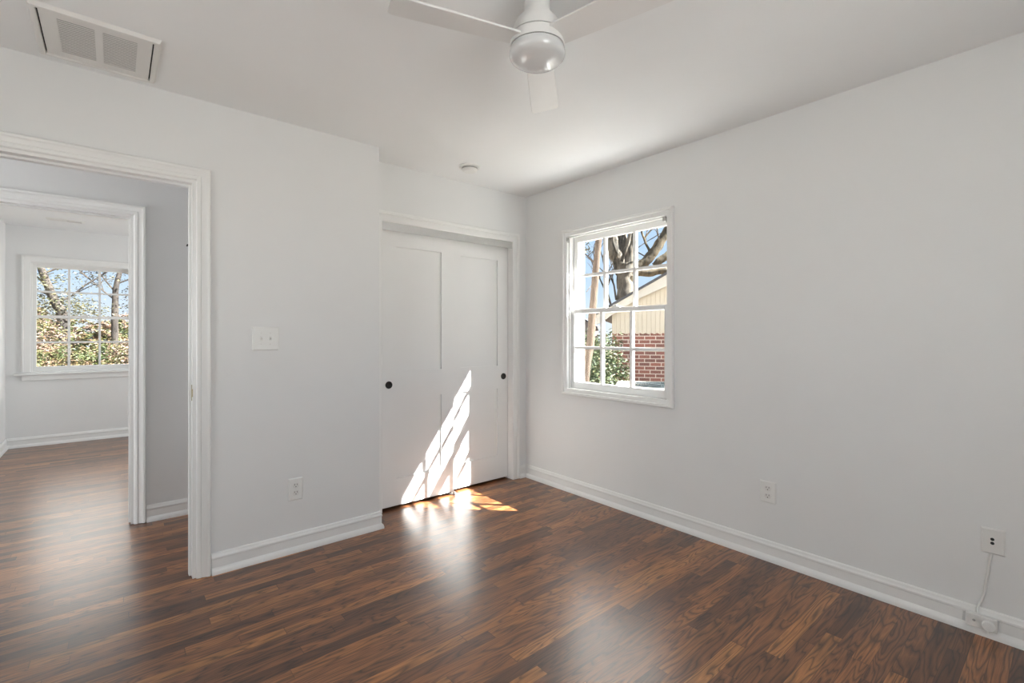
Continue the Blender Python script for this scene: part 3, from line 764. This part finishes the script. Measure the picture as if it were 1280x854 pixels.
# big oak behind the house roof
ok = tag(empty('oak_tree', ground_px(782, 19.5)), 'big forked oak with bare limbs rising behind the brick house', 'tree')
I = Matrix.Translation(-ok.location); D = 19.5
bm = bmesh.new()
limb(bm, [(783, 475), (783, 400), (783, 378), (782, 362), (780, 350), (781, 340), (779, 330)], D, [.55, .48, .40, .34, .30, .33, .34], .08, 4, 16)
limb(bm, [(779, 342), (773, 325), (767, 312), (765, 295), (764, 270), (758, 200), (740, 90)], D, [.30, .27, .25, .22, .20, .18, .08], .10, 4, 14)
limb(bm, [(780, 340, .3), (778, 322, .5), (776, 305, .6), (775, 280, .7), (778, 200, 1), (770, 80, 1)], D, [.33, .34, .30, .26, .20, .10], .10, 4, 14)
limb(bm, [(783, 345), (786, 325), (788, 310), (791, 294), (795, 270), (805, 200), (815, 60)], D, [.28, .24, .22, .20, .18, .16, .06], .10, 4, 14)
limb(bm, [(772, 322, -.4), (769, 312, -.6), (766, 300, -.6), (769, 285, -.6), (770, 250, -.6)], D, [.05, .05, .05, .04, .02], .1, 4, 8)
limb(bm, [(777, 327, -.5), (781, 315, -.6), (786, 302, -.6), (789, 285, -.6), (796, 240, -.4)], D, [.06, .07, .06, .05, .02], .1, 4, 8)
bmesh.ops.transform(bm, matrix=I, verts=bm.verts); obj('trunk', bm, M['bark_oak'], ok, smooth=60)
bm = bmesh.new()
L1 = limb(bm, [(783, 352), (795, 338), (806, 328), (815, 318), (824, 305), (834, 288), (860, 240), (900, 150)], D, [.20, .21, .20, .20, .19, .17, .12, .05], .12, 4, 12)
limb(bm, [(784, 348), (797, 341), (812, 341), (826, 338), (845, 340), (880, 330)], D, [.16, .14, .17, .17, .14, .06], .12, 4, 12)
limb(bm, [(818, 332), (826, 325), (838, 316), (850, 300)], D, [.12, .16, .15, .08], .12, 4, 10)
L2 = limb(bm, [(812, 320), (811, 312), (807, 304), (805, 298), (802, 290), (798, 270)], D, [.06, .05, .05, .045, .04, .02], .1, 4, 8)
limb(bm, [(805, 299), (810, 292), (816, 286), (826, 282), (840, 270)], D, [.04, .035, .03, .03, .02], .1, 4, 8)
bmesh.ops.transform(bm, matrix=I, verts=bm.verts); obj('limb', bm, M['bark_gold'], ok, smooth=60)['label'] = 'mossy limbs leaning right over the roof'
bm = bmesh.new(); tips = []
for px, py, dx in ((769, 375, -.2), (765, 360, -.3), (770, 350, .3)):
    twig(bm, at(px, py+25, D), (dx, .2, 1), 2.6, .045, 2, tips)
for q in (L1[10], L1[16], L2[8], L2[14]): twig(bm, q, (random.uniform(-1, 1), random.uniform(-1, 1), .5), 1.8, .03, 2, tips)
for px, py in ((797, 310), (800, 325), (760, 300), (757, 325), (735, 320), (728, 345), (733, 365)):
    twig(bm, at(px, py, D+2), (random.uniform(-1, 1), random.uniform(-1, 1), .3), 2.0, .02, 2, tips)
bmesh.ops.transform(bm, matrix=I, verts=bm.verts); obj('branches', bm, M['bark_oak'], ok)

def shrub(name, base, height, width, leaf, label, n, per, lsize, group=None, cat='shrub', stem='bark_dark', low=.1):
    r = tag(empty(name, base), label, cat, group)
    bm = bmesh.new(); tips = []
    for i in range(7):
        a = random.uniform(0, 6.28); twig(bm, (random.uniform(-.08, .08), random.uniform(-.08, .08), -.05), (math.cos(a)*.5*width/height, math.sin(a)*.5*width/height, 1), height*.55, .02, 1 if height > 2.2 else 0, tips, .3)
    obj('stems', bm, M[stem], r)
    cs = []
    while len(cs) < n:
        p = Vector((random.uniform(-1, 1), random.uniform(-1, 1), random.uniform(-1, 1)))
        if .35 < p.length < 1: cs.append((p.x*width/2, p.y*width/2, height*(low+(1-low)*(.5+.5*p.z))))
    obj('foliage', leaves(bmesh.new(), cs, per, lsize, .07), M[leaf], r, recalc=False)
    return r
shrub('leafy_shrub', ground_px(737, 7.7), 1.83, .72, 'leaf_green', 'dense green shrub with orange leaves right behind the slim trunk', 150, 26, .036)
shrub('leafy_shrub', ground_px(758, 8.75), 1.82, .72, 'leaf_green', 'green shrub growing against the corner of the brick house', 130, 26, .036)

# view from the far room window
def far_base(px, Y): p = at_y(px, 418, Y); return Vector((p.x, p.y, GZ))
hz = [(26, 10.5, 2.1, .66, 'tan and green shrub outside the left panes of the far room window'),
      (60, 11.7, 2.15, .68, 'tan and green shrub below the leaning trunk outside the far window'),
      (92, 10.55, 1.55, .56, 'low tan shrub outside the middle panes of the far room window'),
      (125, 11.8, 1.65, .62, 'low tan shrub left of the upright trunk outside the far window'),
      (160, 10.6, 1.75, .64, 'tan and green shrub right of the upright trunk outside the far window')]
for px, Y, h_, w_, lb in hz: shrub('garden_shrub', far_base(px, Y), h_, w_, 'leaf_tan', lb, 120, 60, .025, 'shrubs outside the far window')
def garden_tree(base, pix, Y, rad, label, cl, bark='bark_dark'):
    r = tag(empty('garden_tree', base), label, 'tree'); I = Matrix.Translation(-r.location)
    bm = bmesh.new(); sp_ = spline([at_y(a, b, Y) for a, b in pix], 5); m = len(sp_)-1
    tube(bm, sp_, [rad*(1-.55*i/m) for i in range(m+1)], 10, wob=.06)
    bmesh.ops.transform(bm, matrix=I, verts=bm.verts); obj('trunk', bm, M[bark], r, smooth=60)
    bm = bmesh.new(); lm = {}
    tips = []
    for q, d in cl['tw']: twig(bm, at_y(q[0], q[1], Y), d, cl.get('L', 1.2), .022, 2, tips)
    bmesh.ops.transform(bm, matrix=I, verts=bm.verts); obj('branches', bm, M[bark], r)
    cs = []
    for (x0, x1, y0, y1, n_) in cl['boxes']:
        for _ in range(n_): cs.append(at_y(random.uniform(x0, x1), random.uniform(y0, y1), Y+random.uniform(-.5, .5)))
    cs += [t_ for t_ in tips if random.random() < .3]
    bm = leaves(bmesh.new(), cs, cl['per'], cl['size'], .11)
    bmesh.ops.transform(bm, matrix=I, verts=bm.verts); obj('foliage', bm, M[cl['leaf']], r, recalc=False)
garden_tree(far_base(84, 13), [(84, 492), (81, 430), (77, 392), (70, 380), (63, 364), (57, 350), (51, 334), (44, 310), (40, 270)], 13, .10, 'leaning dark tree outside the left half of the far room window',
    {'tw': [((60, 358), (-.6, 0, .6)), ((54, 342), (.8, 0, .4)), ((70, 380), (.8, 0, .5)), ((66, 370), (-.8, 0, .3)), ((48, 328), (.9, 0, .3))],
     'boxes': [(45, 80, 366, 392, 40), (80, 110, 375, 394, 34), (108, 132, 382, 394, 14), (44, 62, 335, 365, 10), (62, 92, 336, 356, 7)], 'per': 16, 'size': .028, 'leaf': 'leaf_olive'})
garden_tree(far_base(143, 15.5), [(143, 482), (143.5, 425), (144, 378), (145, 360), (149, 343), (153, 325), (158, 290)], 15.5, .085, 'upright tree with dark leaves outside the right panes of the far window',
    {'tw': [((146, 355), (.9, 0, .5)), ((144, 375), (-.9, 0, .7)), ((150, 340), (.9, 0, -.2)), ((144, 365), (-.7, 0, .8))],
     'boxes': [(108, 130, 337, 352, 12), (150, 166, 366, 394, 16), (155, 166, 340, 366, 5)], 'per': 10, 'size': .032, 'leaf': 'leaf_dark'})
random.seed(3)
for i, (px, Y, h_, w_) in enumerate([(-30, 21, 3.1, 2.4), (48, 24, 2.7, 2.7), (114, 21.2, 2.3, 2.3), (180, 24.2, 2.7, 2.7)]):
    shrub('distant_shrub', far_base(px, Y), h_, w_, 'leaf_tan', ['distant tan thicket behind the shrubs, left edge of the far window', 'distant tan thicket behind the leaning tree of the far window',
          'distant tan thicket behind the middle panes of the far window', 'distant tan thicket behind the upright tree of the far window'][i], 200, 60, .06, 'thickets in the distance')
